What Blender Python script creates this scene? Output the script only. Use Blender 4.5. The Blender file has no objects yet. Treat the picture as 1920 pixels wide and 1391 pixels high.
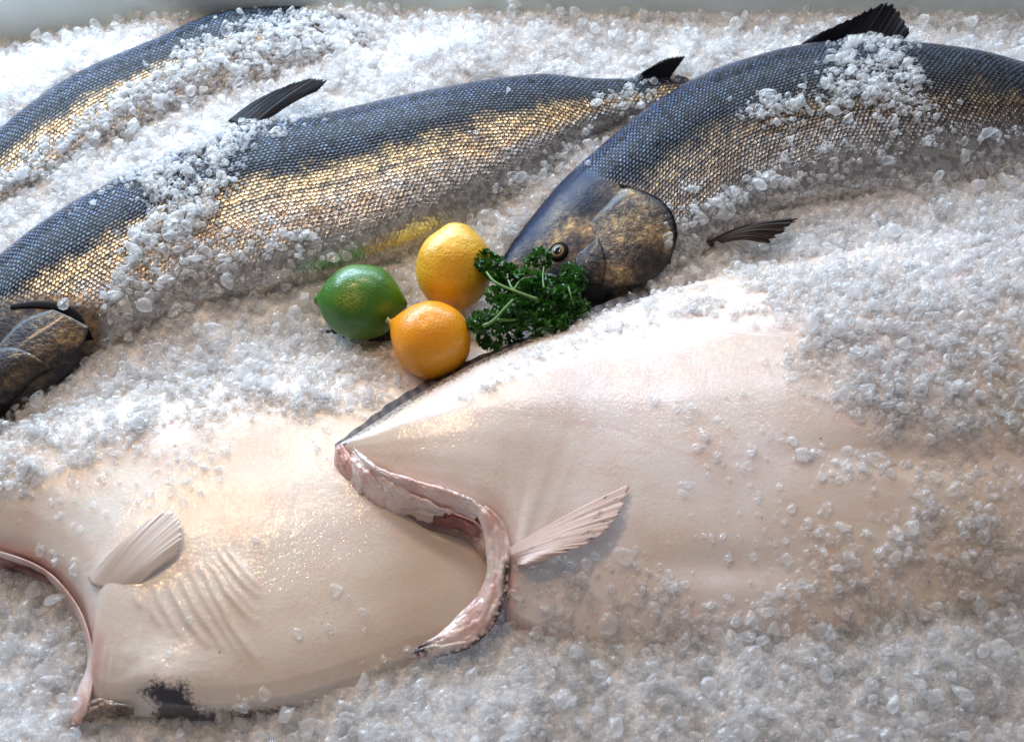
import bpy, bmesh, math
import numpy as np
from mathutils import Vector, Matrix
from mathutils.bvhtree import BVHTree

rng = np.random.default_rng(7)
S = bpy.context.scene
COL = S.collection

# ------------------------------------------------------------------ camera, world, lamps, exposure
ELEV = math.radians(55)
DIST = 1.22
TGT = np.array([0.0, 0.0, 0.03])
CAM = TGT + DIST * np.array([0, -math.cos(ELEV), math.sin(ELEV)])
cd = bpy.data.cameras.new('camera')
cd.lens = 50; cd.sensor_width = 36; cd.clip_start = 0.02; cd.clip_end = 50
cd.dof.use_dof = True; cd.dof.focus_distance = DIST; cd.dof.aperture_fstop = 7
cam = bpy.data.objects.new('camera', cd); COL.objects.link(cam)
cam.location = CAM
cam.rotation_euler = Vector(TGT - CAM).to_track_quat('-Z', 'Y').to_euler()
S.camera = cam

W = bpy.data.worlds.new('World'); S.world = W; W.use_nodes = True
bg = W.node_tree.nodes['Background']
bg.inputs[0].default_value = (0.87, 0.86, 0.93, 1); bg.inputs[1].default_value = 0.24


def lamp(name, loc, tgt, power, col, sx, sy):
    d = bpy.data.lights.new(name, 'AREA'); d.shape = 'RECTANGLE'; d.size = sx; d.size_y = sy
    d.energy = power; d.color = col
    o = bpy.data.objects.new(name, d); COL.objects.link(o); o.location = loc
    o.rotation_euler = (Vector(tgt) - Vector(loc)).to_track_quat('-Z', 'Y').to_euler()
    return o


lamp('window_light', (-0.66, 0.98, 0.53), (-0.12, 0.1, 0.03), 34, (0.60, 0.79, 1.0), 1.2, 0.5)
lamp('window_light', (0.30, 1.18, 0.60), (0.15, 0.1, 0.03), 9, (0.66, 0.82, 1.0), 0.9, 0.45)
lamp('ceiling_lamp', (-0.10, 0.85, 1.35), (0, 0, 0.03), 4.6, (1.0, 0.70, 0.42), 0.46, 0.06)
lamp('ceiling_lamp', (-0.52, 0.33, 1.35), (-0.15, -0.1, 0.03), 5.0, (1.0, 0.64, 0.34), 0.24, 0.06)
lamp('ceiling_tube', (0.20, 0.68, 1.35), (0.15, 0.0, 0.05), 3.0, (0.88, 0.90, 1.0), 0.95, 0.10)
lamp('ceiling_light', (-0.5, -0.25, 1.9), (0, 0, 0.03), 1.2, (1.0, 0.92, 0.86), 1.0, 0.8)

S.view_settings.view_transform = 'Standard'
S.view_settings.look = 'None'
S.view_settings.exposure = -0.06; S.view_settings.gamma = 1; S.view_settings.use_curve_mapping = False
S.render.engine = 'CYCLES'
S.cycles.use_denoising = True
S.cycles.use_adaptive_sampling = True; S.cycles.adaptive_threshold = 0.025
S.cycles.max_bounces = 12; S.cycles.transmission_bounces = 8; S.cycles.diffuse_bounces = 7
S.cycles.glossy_bounces = 4; S.cycles.transparent_max_bounces = 24
S.cycles.caustics_reflective = False; S.cycles.caustics_refractive = False
S.cycles.sample_clamp_indirect = 4

# ------------------------------------------------------------------ layout helpers (photo pixel -> place on the counter)
FPX = 50 / 36 * 1920
fw = (TGT - CAM) / np.linalg.norm(TGT - CAM)
rt = np.array([1.0, 0, 0]); up = np.cross(rt, fw)


def proj(P):
    P = np.asarray(P, float) - CAM
    z = P @ fw
    return np.stack([960 + FPX * (P @ rt) / z, 695.5 - FPX * (P @ up) / z], -1)


def at(u, v, z=0.0):
    d = fw * FPX + rt * (u - 960) + up * (695.5 - v)
    return CAM + d * ((z - CAM[2]) / d[2])


def pxm(P):   # metres per photo pixel at P
    return ((np.asarray(P) - CAM) @ fw) / FPX


def vnoise(p, seed=0):
    """value noise, p (...,3) -> 0..1"""
    p = np.asarray(p, float); i = np.floor(p).astype(np.int64); f = p - i
    f = f * f * (3 - 2 * f)

    def h(a, b, c):
        n = (a * 374761393 + b * 668265263 + c * 2147483647 + seed * 974711) & 0xffffffff
        n = ((n ^ (n >> 13)) * 1274126177) & 0xffffffff
        return ((n ^ (n >> 16)) & 0xffff) / 65535.0
    x, y, z = i[..., 0], i[..., 1], i[..., 2]
    fx, fy, fz = f[..., 0], f[..., 1], f[..., 2]
    r = 0
    for dx in (0, 1):
        for dy in (0, 1):
            for dz in (0, 1):
                w = (fx if dx else 1 - fx) * (fy if dy else 1 - fy) * (fz if dz else 1 - fz)
                r = r + w * h(x + dx, y + dy, z + dz)
    return r


def fbm(p, oct=3, seed=0):
    r = 0; a = 0.5; t = 0
    p = np.asarray(p, float)
    for k in range(oct):
        r = r + a * vnoise(p, seed + k); t += a; p = p * 2.03 + 11.7; a *= 0.5
    return r / t


def P3(x, y, s):
    return np.stack([x * s, y * s, np.zeros_like(x)], -1)


def crom2(A, B, n):
    """resample two outlines together, so that their points stay paired"""
    A = np.asarray(A, float); B = np.asarray(B, float); w = A.shape[1]
    M = np.c_[(A + B)[:, :2] / 2, A, B]
    R = crom(M, n)
    return R[:, 2:2 + w], R[:, 2 + w:]


def crom(pts, n):
    """resample a polyline (k,d) to n points through a Catmull-Rom spline, by chord length"""
    pts = np.asarray(pts, float); k = len(pts)
    d = np.r_[0, np.cumsum(np.linalg.norm(np.diff(pts[:, :2], axis=0), axis=1))]
    q = np.linspace(0, d[-1], n)
    i = np.clip(np.searchsorted(d, q, 'right') - 1, 0, k - 2)
    t = ((q - d[i]) / (d[i + 1] - d[i]))[:, None]
    p0 = pts[np.maximum(i - 1, 0)]; p1 = pts[i]; p2 = pts[i + 1]; p3 = pts[np.minimum(i + 2, k - 1)]
    return 0.5 * (2 * p1 + (p2 - p0) * t + (2 * p0 - 5 * p1 + 4 * p2 - p3) * t ** 2 + (3 * p1 - p0 - 3 * p2 + p3) * t ** 3)


def inpoly(u, v, poly):
    c = np.zeros(np.shape(u), bool); n = len(poly)
    for i in range(n):
        x1, y1 = poly[i]; x2, y2 = poly[(i + 1) % n]
        if y1 == y2: continue
        c ^= ((y1 > v) != (y2 > v)) & (u < (x2 - x1) * (v - y1) / (y2 - y1) + x1)
    return c


def edge_dist(u, v, poly, closed=True):
    d = np.full(np.shape(u), 1e9); n = len(poly)
    for i in range(n if closed else n - 1):
        x1, y1 = poly[i]; x2, y2 = poly[(i + 1) % n]
        L = (x2 - x1) ** 2 + (y2 - y1) ** 2 + 1e-9
        t = np.clip(((u - x1) * (x2 - x1) + (v - y1) * (y2 - y1)) / L, 0, 1)
        d = np.minimum(d, np.hypot(u - x1 - t * (x2 - x1), v - y1 - t * (y2 - y1)))
    return d


def soft(u, v, poly, w):
    """1 inside a polygon, falling to 0 over w pixels each side of its edge"""
    d = edge_dist(u, v, poly); s = np.where(inpoly(u, v, poly), d, -d)
    return np.clip(0.5 + s / (2 * w), 0, 1)


def sstep(a, b, x):
    t = np.clip((x - a) / (b - a), 0, 1); return t * t * (3 - 2 * t)


# ------------------------------------------------------------------ mesh helpers
def mesh_obj(name, V, F, mat, parent=None, attrs=None, uv=None, smooth=True):
    me = bpy.data.meshes.new(name)
    V = np.asarray(V, np.float64)
    if parent is not None:
        V = V - np.array(parent.location)
    F = np.asarray(F, np.int32) if not isinstance(F, list) else F
    if isinstance(F, np.ndarray):
        nf, k = F.shape
        me.vertices.add(len(V)); me.vertices.foreach_set('co', V.ravel())
        me.loops.add(nf * k); me.loops.foreach_set('vertex_index', F.ravel())
        me.polygons.add(nf); me.polygons.foreach_set('loop_start', np.arange(0, nf * k, k, dtype=np.int32))
        me.update(calc_edges=True)
    else:
        me.from_pydata(V.tolist(), [], F); me.update()
    me.validate()
    me.polygons.foreach_set('use_smooth', np.full(len(me.polygons), smooth))
    for k_, a in (attrs or {}).items():
        at_ = me.attributes.new(k_, 'FLOAT', 'POINT'); at_.data.foreach_set('value', np.asarray(a, np.float32).ravel())
    if uv is not None:
        at_ = me.attributes.new('surf', 'FLOAT_VECTOR', 'POINT')
        at_.data.foreach_set('vector', np.c_[uv, np.zeros(len(uv))].astype(np.float32).ravel())
    if mat: me.materials.append(mat)
    o = bpy.data.objects.new(name, me); COL.objects.link(o)
    if parent is not None: o.parent = parent
    return o


def grid_faces(n, m, close_m=False, off=0):
    i, j = np.meshgrid(np.arange(n - 1), np.arange(m if close_m else m - 1), indexing='ij')
    j2 = (j + 1) % m
    return (np.stack([i * m + j, (i + 1) * m + j, (i + 1) * m + j2, i * m + j2], -1).reshape(-1, 4) + off)


def thing(name, loc, label, cat, group=None):
    o = bpy.data.objects.new(name, None); COL.objects.link(o); o.location = loc; o.empty_display_size = 0.02
    o['label'] = label; o['category'] = cat
    if group: o['group'] = group
    return o


def tag(o, label=None, cat=None, kind=None, group=None):
    for k, v in (('label', label), ('category', cat), ('kind', kind), ('group', group)):
        if v: o[k] = v
    return o


def solid(V, n, m, th, nrm=None):
    """thicken an n x m grid V (n,m,3) into a closed sheet of thickness th"""
    V = np.asarray(V, float)
    du = np.gradient(V, axis=0); dv = np.gradient(V, axis=1)
    N = np.cross(du, dv); N /= np.linalg.norm(N, axis=-1, keepdims=True) + 1e-12
    if N[..., 2].mean() < 0: N = -N
    th = np.asarray(th)
    th = th[..., None] if th.ndim else th
    A = (V + N * th / 2).reshape(-1, 3); B = (V - N * th / 2).reshape(-1, 3)
    F = grid_faces(n, m)
    ring = np.r_[np.arange(m), np.arange(1, n) * m + m - 1, (n - 1) * m + np.arange(m - 2, -1, -1), np.arange(n - 2, 0, -1) * m]
    r2 = np.roll(ring, -1)
    side = np.stack([ring, r2, r2 + n * m, ring + n * m], -1)
    return np.r_[A, B], np.r_[F, F[:, ::-1] + n * m, side]


def tube(pts, rad, k=8):
    pts = np.asarray(pts, float); n = len(pts); rad = np.broadcast_to(rad, (n,))
    T = np.gradient(pts, axis=0); T /= np.linalg.norm(T, axis=1, keepdims=True) + 1e-12
    ref = np.array([0.13, 0.21, 0.97])
    A = np.cross(T, ref); A /= np.linalg.norm(A, axis=1, keepdims=True) + 1e-12
    B = np.cross(T, A)
    th = np.linspace(0, 2 * np.pi, k, endpoint=False)
    V = pts[:, None] + rad[:, None, None] * (np.cos(th)[None, :, None] * A[:, None] + np.sin(th)[None, :, None] * B[:, None])
    F = grid_faces(n, k, True)
    V = V.reshape(-1, 3)
    F = F.tolist() + [list(range(k)), list(range((n - 1) * k + k - 1, (n - 1) * k - 1, -1))]
    return V, F


# ------------------------------------------------------------------ materials
class NT:
    def __init__(s, name):
        s.m = bpy.data.materials.new(name); s.m.use_nodes = True
        s.t = s.m.node_tree; s.t.nodes.clear()
        s.out = s.t.nodes.new('ShaderNodeOutputMaterial')

    def n(s, typ, ins=None, **kw):
        x = s.t.nodes.new('ShaderNode' + typ)
        for k, v in kw.items(): setattr(x, k, v)
        for k, v in (ins or {}).items(): s.set(x.inputs[k], v)
        return x

    def set(s, sock, v):
        if hasattr(v, 'is_linked') or isinstance(v, bpy.types.NodeSocket): s.t.links.new(v, sock)
        else: sock.default_value = v

    def math(s, op, a, b=0.0, c=0.0, clamp=False):
        x = s.n('Math', {0: a, 1: b, 2: c}, operation=op, use_clamp=clamp); return x.outputs[0]

    def attr(s, name): return s.n('Attribute', attribute_name=name)

    def fac(s, name): return s.attr(name).outputs['Fac']

    def mix(s, f, a, b, typ='RGBA', blend='MIX'):
        x = s.n('Mix', data_type=typ, blend_type=blend) if typ == 'RGBA' else s.n('Mix', data_type=typ)
        i = {'RGBA': (0, 6, 7, 2), 'FLOAT': (0, 2, 3, 0), 'VECTOR': (0, 4, 5, 1)}[typ]
        s.set(x.inputs[i[0]], f); s.set(x.inputs[i[1]], a); s.set(x.inputs[i[2]], b)
        return x.outputs[i[3]]

    def ramp(s, f, stops, interp='LINEAR'):
        x = s.n('ValToRGB', {0: f}); r = x.color_ramp; r.interpolation = interp
        while len(r.elements) < len(stops): r.elements.new(0.5)
        for e, (p, c) in zip(r.elements, stops):
            e.position = p; e.color = c if len(c) == 4 else (*c, 1)
        return x.outputs[0]

    def remap(s, f, a, b, c=0.0, d=1.0):
        return s.n('MapRange', {0: f, 1: a, 2: b, 3: c, 4: d}).outputs[0]

    def noise(s, scale, detail=3, vec=None, rough=0.5, out=0):
        x = s.n('TexNoise', {'Scale': scale, 'Detail': detail, 'Roughness': rough})
        s.set(x.inputs['Vector'], vec if vec is not None else s.obj())
        return x.outputs[out]

    def obj(s): return s.n('TexCoord').outputs['Object']

    def bump(s, h, strength=0.3, dist=0.001, normal=None):
        x = s.n('Bump', {'Height': h, 'Strength': strength, 'Distance': dist})
        if normal is not None: s.set(x.inputs['Normal'], normal)
        return x.outputs[0]

    def bsdf(s, **kw):
        x = s.n('BsdfPrincipled')
        for k, v in kw.items(): s.set(x.inputs[k.replace('_', ' ')], v)
        return x

    def done(s, sh):
        s.t.links.new(sh.outputs[0] if hasattr(sh, 'outputs') else sh, s.out.inputs[0]); return s.m


def c4(*c): return (*c, 1.0)


def mat_ice(name='crushed_ice'):
    """frosty ice grain: clear in the middle, milky towards its edges, wet gloss on its facets"""
    t = NT(name)
    rnd = t.fac('rnd')
    nz = t.noise(300, 3)
    nrm = t.bump(nz, 0.30, 0.0015)
    col = t.mix(rnd, c4(0.955, 0.958, 0.965), c4(0.98, 0.98, 0.98))
    milk = t.n('BsdfDiffuse', {'Color': col, 'Normal': nrm})
    tr = t.n('BsdfTranslucent', {'Color': col, 'Normal': nrm})
    m1 = t.n('MixShader', {0: 0.62, 1: milk.outputs[0], 2: tr.outputs[0]})
    cl = t.n('BsdfTransparent', {'Color': c4(0.985, 0.985, 0.985)})
    face = t.n('LayerWeight', {'Blend': 0.35}).outputs['Facing']
    f = t.remap(face, 0.0, 0.7, 0.86, 0.62)
    f = t.math('MULTIPLY', f, t.remap(rnd, 0, 1, 1.15, 0.78), clamp=True)
    m2 = t.n('MixShader', {0: f, 1: m1.outputs[0], 2: cl.outputs[0]})
    gl = t.n('BsdfGlossy', {'Color': c4(1, 1, 1), 'Roughness': 0.10, 'Normal': nrm})
    fr = t.math('MULTIPLY', t.n('Fresnel', {'IOR': 1.31, 'Normal': nrm}).outputs[0], 1.3, clamp=True)
    fr = t.math('MULTIPLY', fr, t.math('SUBTRACT', 1.0, t.n('NewGeometry').outputs['Backfacing']))
    m3 = t.n('MixShader', {0: fr, 1: m2.outputs[0], 2: gl.outputs[0]})
    return t.done(m3)


def mat_icebed():
    t = NT('packed_ice')
    n1 = t.n('TexVoronoi', {'Vector': t.obj(), 'Scale': 150.0}).outputs['Distance']
    h = t.math('ADD', n1, t.noise(500, 3))
    col = t.mix(t.noise(30, 4), c4(0.92, 0.92, 0.925), c4(0.96, 0.96, 0.96))
    b = t.bsdf(Base_Color=col, Roughness=0.3, IOR=1.31, Normal=t.bump(h, 0.8, 0.003),
               Subsurface_Weight=0.4, Subsurface_Scale=0.01)
    b.inputs['Subsurface Radius'].default_value = (0.9, 1.0, 1.1)
    return t.done(b)


def scale_nodes(t, sx, sy):
    """staggered rows of fish scales from the surface coordinate: (distance from a scale's middle, random colour)"""
    vec = t.attr('surf').outputs['Vector']
    wv = t.n('TexNoise', {'Vector': vec, 'Scale': 34.0, 'Detail': 3.0}).outputs['Color']
    wv = t.n('VectorMath', {0: wv, 1: (0.5, 0.5, 0.5)}, operation='SUBTRACT').outputs[0]
    wv = t.n('VectorMath', {0: wv, 3: 0.0060}, operation='SCALE').outputs[0]
    vec = t.n('VectorMath', {0: vec, 1: wv}, operation='ADD').outputs[0]
    p = t.n('VectorMath', {0: vec, 1: (1 / sx, 1 / sy, 0)}, operation='MULTIPLY').outputs[0]
    ds, ids = [], []
    for o in (0.0, 0.5):
        q = t.n('VectorMath', {0: p, 1: (o, o, 0)}, operation='ADD').outputs[0]
        fl = t.n('VectorMath', {0: q}, operation='FLOOR').outputs[0]
        fr = t.n('VectorMath', {0: t.n('VectorMath', {0: q, 1: fl}, operation='SUBTRACT').outputs[0], 1: (0.5, 0.5, 0)}, operation='SUBTRACT').outputs[0]
        fr = t.n('VectorMath', {0: fr, 1: (1.0, sy / sx, 0)}, operation='MULTIPLY').outputs[0]
        ds.append(t.n('VectorMath', {0: fr}, operation='LENGTH').outputs['Value'])
        ids.append(t.n('VectorMath', {0: fl, 1: (o * 7.3, o * 3.1, o)}, operation='ADD').outputs[0])
    d = t.math('MINIMUM', ds[0], ds[1])
    cid = t.mix(t.math('LESS_THAN', ds[1], ds[0]), ids[0], ids[1], 'VECTOR')
    rc = t.n('TexWhiteNoise', {'Vector': cid}, noise_dimensions='3D').outputs['Color']
    return d, rc


def head_color(t, gold=(0.50, 0.33, 0.14)):
    n1 = t.noise(26, 3, rough=0.5); n2 = t.noise(170, 5, rough=0.7)
    f = t.math('ADD', t.math('MULTIPLY', n1, 0.62), t.math('MULTIPLY', n2, 0.42))
    return t.ramp(f, [(0.40, (0.012, 0.013, 0.020)), (0.51, (0.042, 0.036, 0.036)), (0.60, (0.14, 0.10, 0.062)), (0.73, gold)])


def mat_salmon(name, gold=(0.78, 0.50, 0.23), gold2=(0.70, 0.48, 0.27)):
    t = NT(name)
    vt, su, hd = t.fac('vt'), t.fac('su'), t.fac('head')
    d, rc = scale_nodes(t, 0.0045, 0.0077)
    wob = t.math('MULTIPLY', t.math('SUBTRACT', t.noise(34, 5, rough=0.7), 0.5), 0.24)
    vv = t.math('ADD', vt, wob)
    base = t.ramp(vv, [(0.0, (0.002, 0.005, 0.016)), (0.11, (0.003, 0.010, 0.034)), (0.165, (0.014, 0.075, 0.34)), (0.22, (0.060, 0.115, 0.235)), (0.38, (0.075, 0.105, 0.165)),  # the narrow blue stop near the back paints in the window's sheen
                       (0.48, (0.022, 0.024, 0.032)), (0.55, gold), (0.60, gold2), (0.68, (0.40, 0.385, 0.37)), (0.82, (0.62, 0.595, 0.57)),  # the gold stops paint the warm lamp's gleam into the flank colour
                       (1.0, (0.74, 0.70, 0.67))])
    lat = t.math('ABSOLUTE', t.math('SUBTRACT', t.math('ADD', vt, t.math('MULTIPLY', t.noise(60, 2), 0.02)), 0.585))
    base = t.mix(t.math('MULTIPLY', t.remap(lat, 0.010, 0.004), 0.6), base, c4(0.03, 0.03, 0.035))
    # dark skin shows between the scales and between whole rows of them
    gap = t.remap(d, 0.20, 0.40)
    gapk = t.math('MULTIPLY', gap, t.mix(t.remap(vt, 0.60, 0.72), t.remap(vt, 0.42, 0.54, 0.98, 0.50), 0.10, 'FLOAT'))
    base = t.mix(gapk, base, c4(0.002, 0.003, 0.005))
    rcs = t.n('SeparateColor', {0: rc})
    dim = t.math('MULTIPLY', t.math('GREATER_THAN', rcs.outputs[2], 0.62), t.remap(vt, 0.5, 0.9, 0.70, 0.25))
    base = t.mix(dim, base, c4(0.02, 0.02, 0.025))
    fmap = t.n('Mapping', {'Vector': t.attr('surf').outputs['Vector'], 'Rotation': (0, 0, 0.3), 'Scale': (900, 420, 1)})
    fleck = t.remap(t.noise(1.0, 3, fmap.outputs[0], rough=0.7), 0.40, 0.58)
    base = t.mix(t.math('MULTIPLY', t.math('SUBTRACT', 1.0, fleck), t.mix(t.remap(vt, 0.62, 0.75), t.remap(vt, 0.40, 0.50, 0.15, 0.72), 0.28, 'FLOAT')), base, c4(0.035, 0.030, 0.028))
    # black spots on the back
    sv = t.n('TexVoronoi', {'Vector': t.attr('surf').outputs['Vector'], 'Scale': 62.0}, voronoi_dimensions='2D')
    sp = t.math('MULTIPLY', t.remap(sv.outputs['Distance'], 0.30, 0.20),
                t.math('MULTIPLY', t.remap(vt, 0.56, 0.44), t.remap(vt, 0.14, 0.24)))
    sp = t.math('MULTIPLY', sp, t.math('GREATER_THAN', t.n('SeparateColor', {0: sv.outputs['Color']}).outputs[0], 0.45))
    base = t.mix(t.math('MULTIPLY', sp, 0.9), base, c4(0.006, 0.007, 0.010))
    hc = t.mix(t.remap(t.math('ADD', vt, t.math('MULTIPLY', t.math('SUBTRACT', t.noise(40, 4), 0.5), 0.25)), 0.26, 0.42), c4(0.006, 0.012, 0.034), head_color(t))
    col = t.mix(hd, base, hc)
    tilt = t.n('VectorMath', {0: rc, 1: (0.5, 0.5, 0.5)}, operation='SUBTRACT').outputs[0]
    tilt = t.n('VectorMath', {0: tilt, 3: t.math('MULTIPLY', t.math('SUBTRACT', 1.0, hd), t.mix(t.remap(vt, 0.62, 0.74), t.remap(vt, 0.4, 0.54, 0.09, 0.15), 0.08, 'FLOAT'))}, operation='SCALE').outputs[0]
    gn = t.n('NewGeometry').outputs['Normal']
    nn = t.n('VectorMath', {0: t.n('VectorMath', {0: gn, 1: tilt}, operation='ADD').outputs[0]}, operation='NORMALIZE').outputs[0]
    dome = t.math('MULTIPLY', t.math('MULTIPLY', t.math('MULTIPLY', d, d), t.mix(t.remap(vt, 0.42, 0.54), 2.0, t.remap(vt, 0.60, 0.74, 1.3, 0.30), 'FLOAT')), t.math('SUBTRACT', 1.0, hd))
    hb = t.math('MULTIPLY', t.noise(330, 3), 0.35)
    nrm = t.bump(t.math('SUBTRACT', hb, dome), 0.9, 0.0022, nn)
    met = t.mix(hd, t.remap(vt, 0.4, 0.54, 0.45, 0.80), t.remap(vt, 0.25, 0.5, 0.55, 0.62), 'FLOAT')
    b = t.bsdf(Base_Color=col, Metallic=met, Roughness=t.mix(hd, t.remap(vt, 0.4, 0.55, 0.22, 0.27), 0.46, 'FLOAT'), Normal=nrm, Coat_Weight=t.mix(hd, t.mix(t.remap(vt, 0.16, 0.24), t.remap(vt, 0.08, 0.15, 0.05, 0.5), 0.08, 'FLOAT'), 0.06, 'FLOAT'),
               Coat_Roughness=0.13, Coat_Normal=t.bump(t.noise(200, 2), 0.3, 0.001))
    t.set(b.inputs['Specular IOR Level'], t.mix(hd, t.remap(vt, 0.5, 0.8, 0.15, 0.4), 0.15, 'FLOAT'))
    return t.done(b)


def mat_gill():
    t = NT('gill_cover_skin')
    col = head_color(t, (0.56, 0.38, 0.17))
    col = t.mix(t.math('MULTIPLY', t.fac('rim'), 0.85), col, c4(0.012, 0.014, 0.022))
    b = t.bsdf(Base_Color=col, Metallic=0.65, Roughness=0.36, Normal=t.bump(t.noise(260, 5, rough=0.65), 0.8, 0.0025),
               Coat_Weight=0.2, Coat_Roughness=0.12)
    return t.done(b)


def mat_fin(name, a, b_, stripes=34, trans=0.0, spots=False, rib=0.5):
    t = NT(name)
    uvx = t.n('SeparateXYZ', {0: t.attr('surf').outputs['Vector']})
    w = t.math('SINE', t.math('MULTIPLY', uvx.outputs[0], stripes * 6.283))
    w = t.remap(w, -1, 1)
    col = t.mix(t.math('MULTIPLY', w, t.remap(t.noise(60, 3), 0.3, 0.7, 0.4, 1.0)), c4(*a), c4(*b_))
    if spots:
        sp = t.n('Mapping', {'Vector': t.attr('surf').outputs['Vector'], 'Scale': (26, 7, 1)})
        nz = t.noise(1.0, 3, sp.outputs[0])
        m = t.math('MULTIPLY', t.remap(nz, 0.60, 0.66), t.fac('spot'))
        col = t.mix(m, col, c4(0.03, 0.02, 0.02))
    b = t.bsdf(Base_Color=col, Roughness=0.5, Normal=t.bump(w, rib, 0.0008), Coat_Weight=0.06, Coat_Roughness=0.15)
    b.inputs['Specular IOR Level'].default_value = 0.5 if trans else 0.15
    if trans:
        tr = t.n('BsdfTranslucent', {'Color': col})
        b = t.n('MixShader', {0: trans, 1: b.outputs[0], 2: tr.outputs[0]})
    return t.done(b)


def mat_halibut(name, tint):
    t = NT(name)
    n1 = t.noise(9, 4); n2 = t.noise(38, 4)
    col = t.mix(t.remap(n1, 0.35, 0.68), c4(*tint), c4(0.74, 0.615, 0.49))
    col = t.mix(t.math('MULTIPLY', t.remap(n2, 0.5, 0.72), 0.30), col, c4(0.78, 0.52, 0.48))
    col = t.mix(t.math('MULTIPLY', t.fac('pink'), t.remap(t.noise(55, 4), 0.25, 0.7, 0.35, 1.0)), col, c4(0.60, 0.26, 0.24))
    dv = t.n('TexVoronoi', {'Vector': t.obj(), 'Scale': 42.0})
    dot = t.math('MULTIPLY', t.remap(dv.outputs['Distance'], 0.055, 0.03), t.math('GREATER_THAN', t.n('SeparateColor', {0: dv.outputs['Color']}).outputs[0], 0.72))
    col = t.mix(t.math('MULTIPLY', dot, 0.7), col, c4(0.16, 0.07, 0.05))
    vm = t.n('Mapping', {'Vector': t.obj(), 'Rotation': (0, 0, 0.35), 'Scale': (9, 26, 9)})
    vein = t.n('TexNoise', {'Vector': vm.outputs[0], 'Scale': 1.0, 'Detail': 4.0, 'Distortion': 0.8}).outputs[0]
    vein = t.math('MULTIPLY', t.remap(t.math('ABSOLUTE', t.math('SUBTRACT', vein, 0.5)), 0.012, 0.0), 0.15)
    col = t.mix(vein, col, c4(0.58, 0.26, 0.24))
    grain = t.noise(900, 2)
    col = t.mix(t.math('MULTIPLY', t.remap(grain, 0.4, 0.65), 0.12), col, c4(0.45, 0.36, 0.30))
    dk = t.fac('dark')
    nz = t.math('MULTIPLY', t.math('SUBTRACT', t.noise(330, 5, rough=0.75), 0.5), 2.2)
    spk = t.remap(t.math('ADD', nz, t.math('SUBTRACT', dk, 0.5)), -0.22, 0.28)
    spk = t.math('MULTIPLY', spk, t.math('GREATER_THAN', dk, 0.02))
    col = t.mix(spk, col, c4(0.018, 0.014, 0.026))
    pits = t.n('TexVoronoi', {'Vector': t.obj(), 'Scale': 330.0}).outputs['Distance']
    h = t.math('ADD', t.math('MULTIPLY', t.noise(620, 3), 0.7), t.math('MULTIPLY', pits, 0.5))
    h = t.math('ADD', h, t.math('MULTIPLY', t.noise(90, 3), 1.2))
    h2 = t.math('ADD', t.noise(400, 2, rough=0.6), t.math('MULTIPLY', t.noise(90, 3), 1.4))
    nrm = t.bump(h, 0.13, 0.0013)
    b = t.bsdf(Base_Color=col, Roughness=0.36, Normal=nrm, Subsurface_Weight=0.12, Subsurface_Scale=0.006,
               Coat_Weight=0.8, Coat_Roughness=0.07, Coat_IOR=1.75, Coat_Normal=t.bump(h2, 0.26, 0.0018))
    b.inputs['Subsurface Radius'].default_value = (1.0, 0.5, 0.35)
    return t.done(b)


def mat_flesh(name, a, b_, c):
    t = NT(name)
    n = t.noise(34, 4, rough=0.5)
    col = t.ramp(n, [(0.28, a), (0.5, b_), (0.70, c)])
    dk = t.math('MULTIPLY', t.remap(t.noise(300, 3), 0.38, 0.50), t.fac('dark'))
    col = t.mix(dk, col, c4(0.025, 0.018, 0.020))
    b = t.bsdf(Base_Color=col, Roughness=0.28, Normal=t.bump(t.noise(260, 4), 0.5, 0.0016), Subsurface_Weight=0.3,
               Subsurface_Scale=0.005, Coat_Weight=0.6, Coat_Roughness=0.12)
    b.inputs['Subsurface Radius'].default_value = (1.0, 0.4, 0.3)
    return t.done(b)


def mat_plain(name, col, rough=0.4, metal=0.0, coat=0.0, nsc=None, bump=0.0):
    t = NT(name)
    kw = dict(Base_Color=c4(*col), Roughness=rough, Metallic=metal, Coat_Weight=coat)
    if nsc:
        n = t.noise(nsc, 4)
        kw['Base_Color'] = t.mix(n, c4(*[x * 0.8 for x in col]), c4(*[min(1, x * 1.15) for x in col]))
        kw['Normal'] = t.bump(n, bump, 0.001)
    return t.done(t.bsdf(**kw))


def mat_citrus(name, a, b_, spot, pore=420.0, wrinkle=0.3, rough=0.33):
    t = NT(name)
    ax = t.fac('along')
    col = t.mix(t.remap(t.math('ADD', ax, t.math('MULTIPLY', t.math('SUBTRACT', t.noise(45, 3), 0.5), 0.9)), 0.2, 0.85), c4(*a), c4(*b_))
    pv = t.n('TexVoronoi', {'Vector': t.obj(), 'Scale': pore}).outputs['Distance']
    col = t.mix(t.math('MULTIPLY', t.fac('spot'), t.remap(pv, 0.30, 0.55)), col, c4(*spot))
    col = t.mix(t.math('MULTIPLY', t.remap(pv, 0.25, 0.0), 0.25), col, c4(*[x * 0.45 for x in a]))
    h = t.math('ADD', t.math('MULTIPLY', t.remap(pv, 0.0, 0.5), 0.5), t.math('MULTIPLY', t.noise(120, 3), wrinkle * 3))
    b = t.bsdf(Base_Color=col, Roughness=rough, Normal=t.bump(h, 0.55, 0.0011), Subsurface_Weight=0.12, Subsurface_Scale=0.004,
               Coat_Weight=0.15, Coat_Roughness=0.2)
    b.inputs['Subsurface Radius'].default_value = (1.0, 0.6, 0.2)
    return t.done(b)


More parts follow.
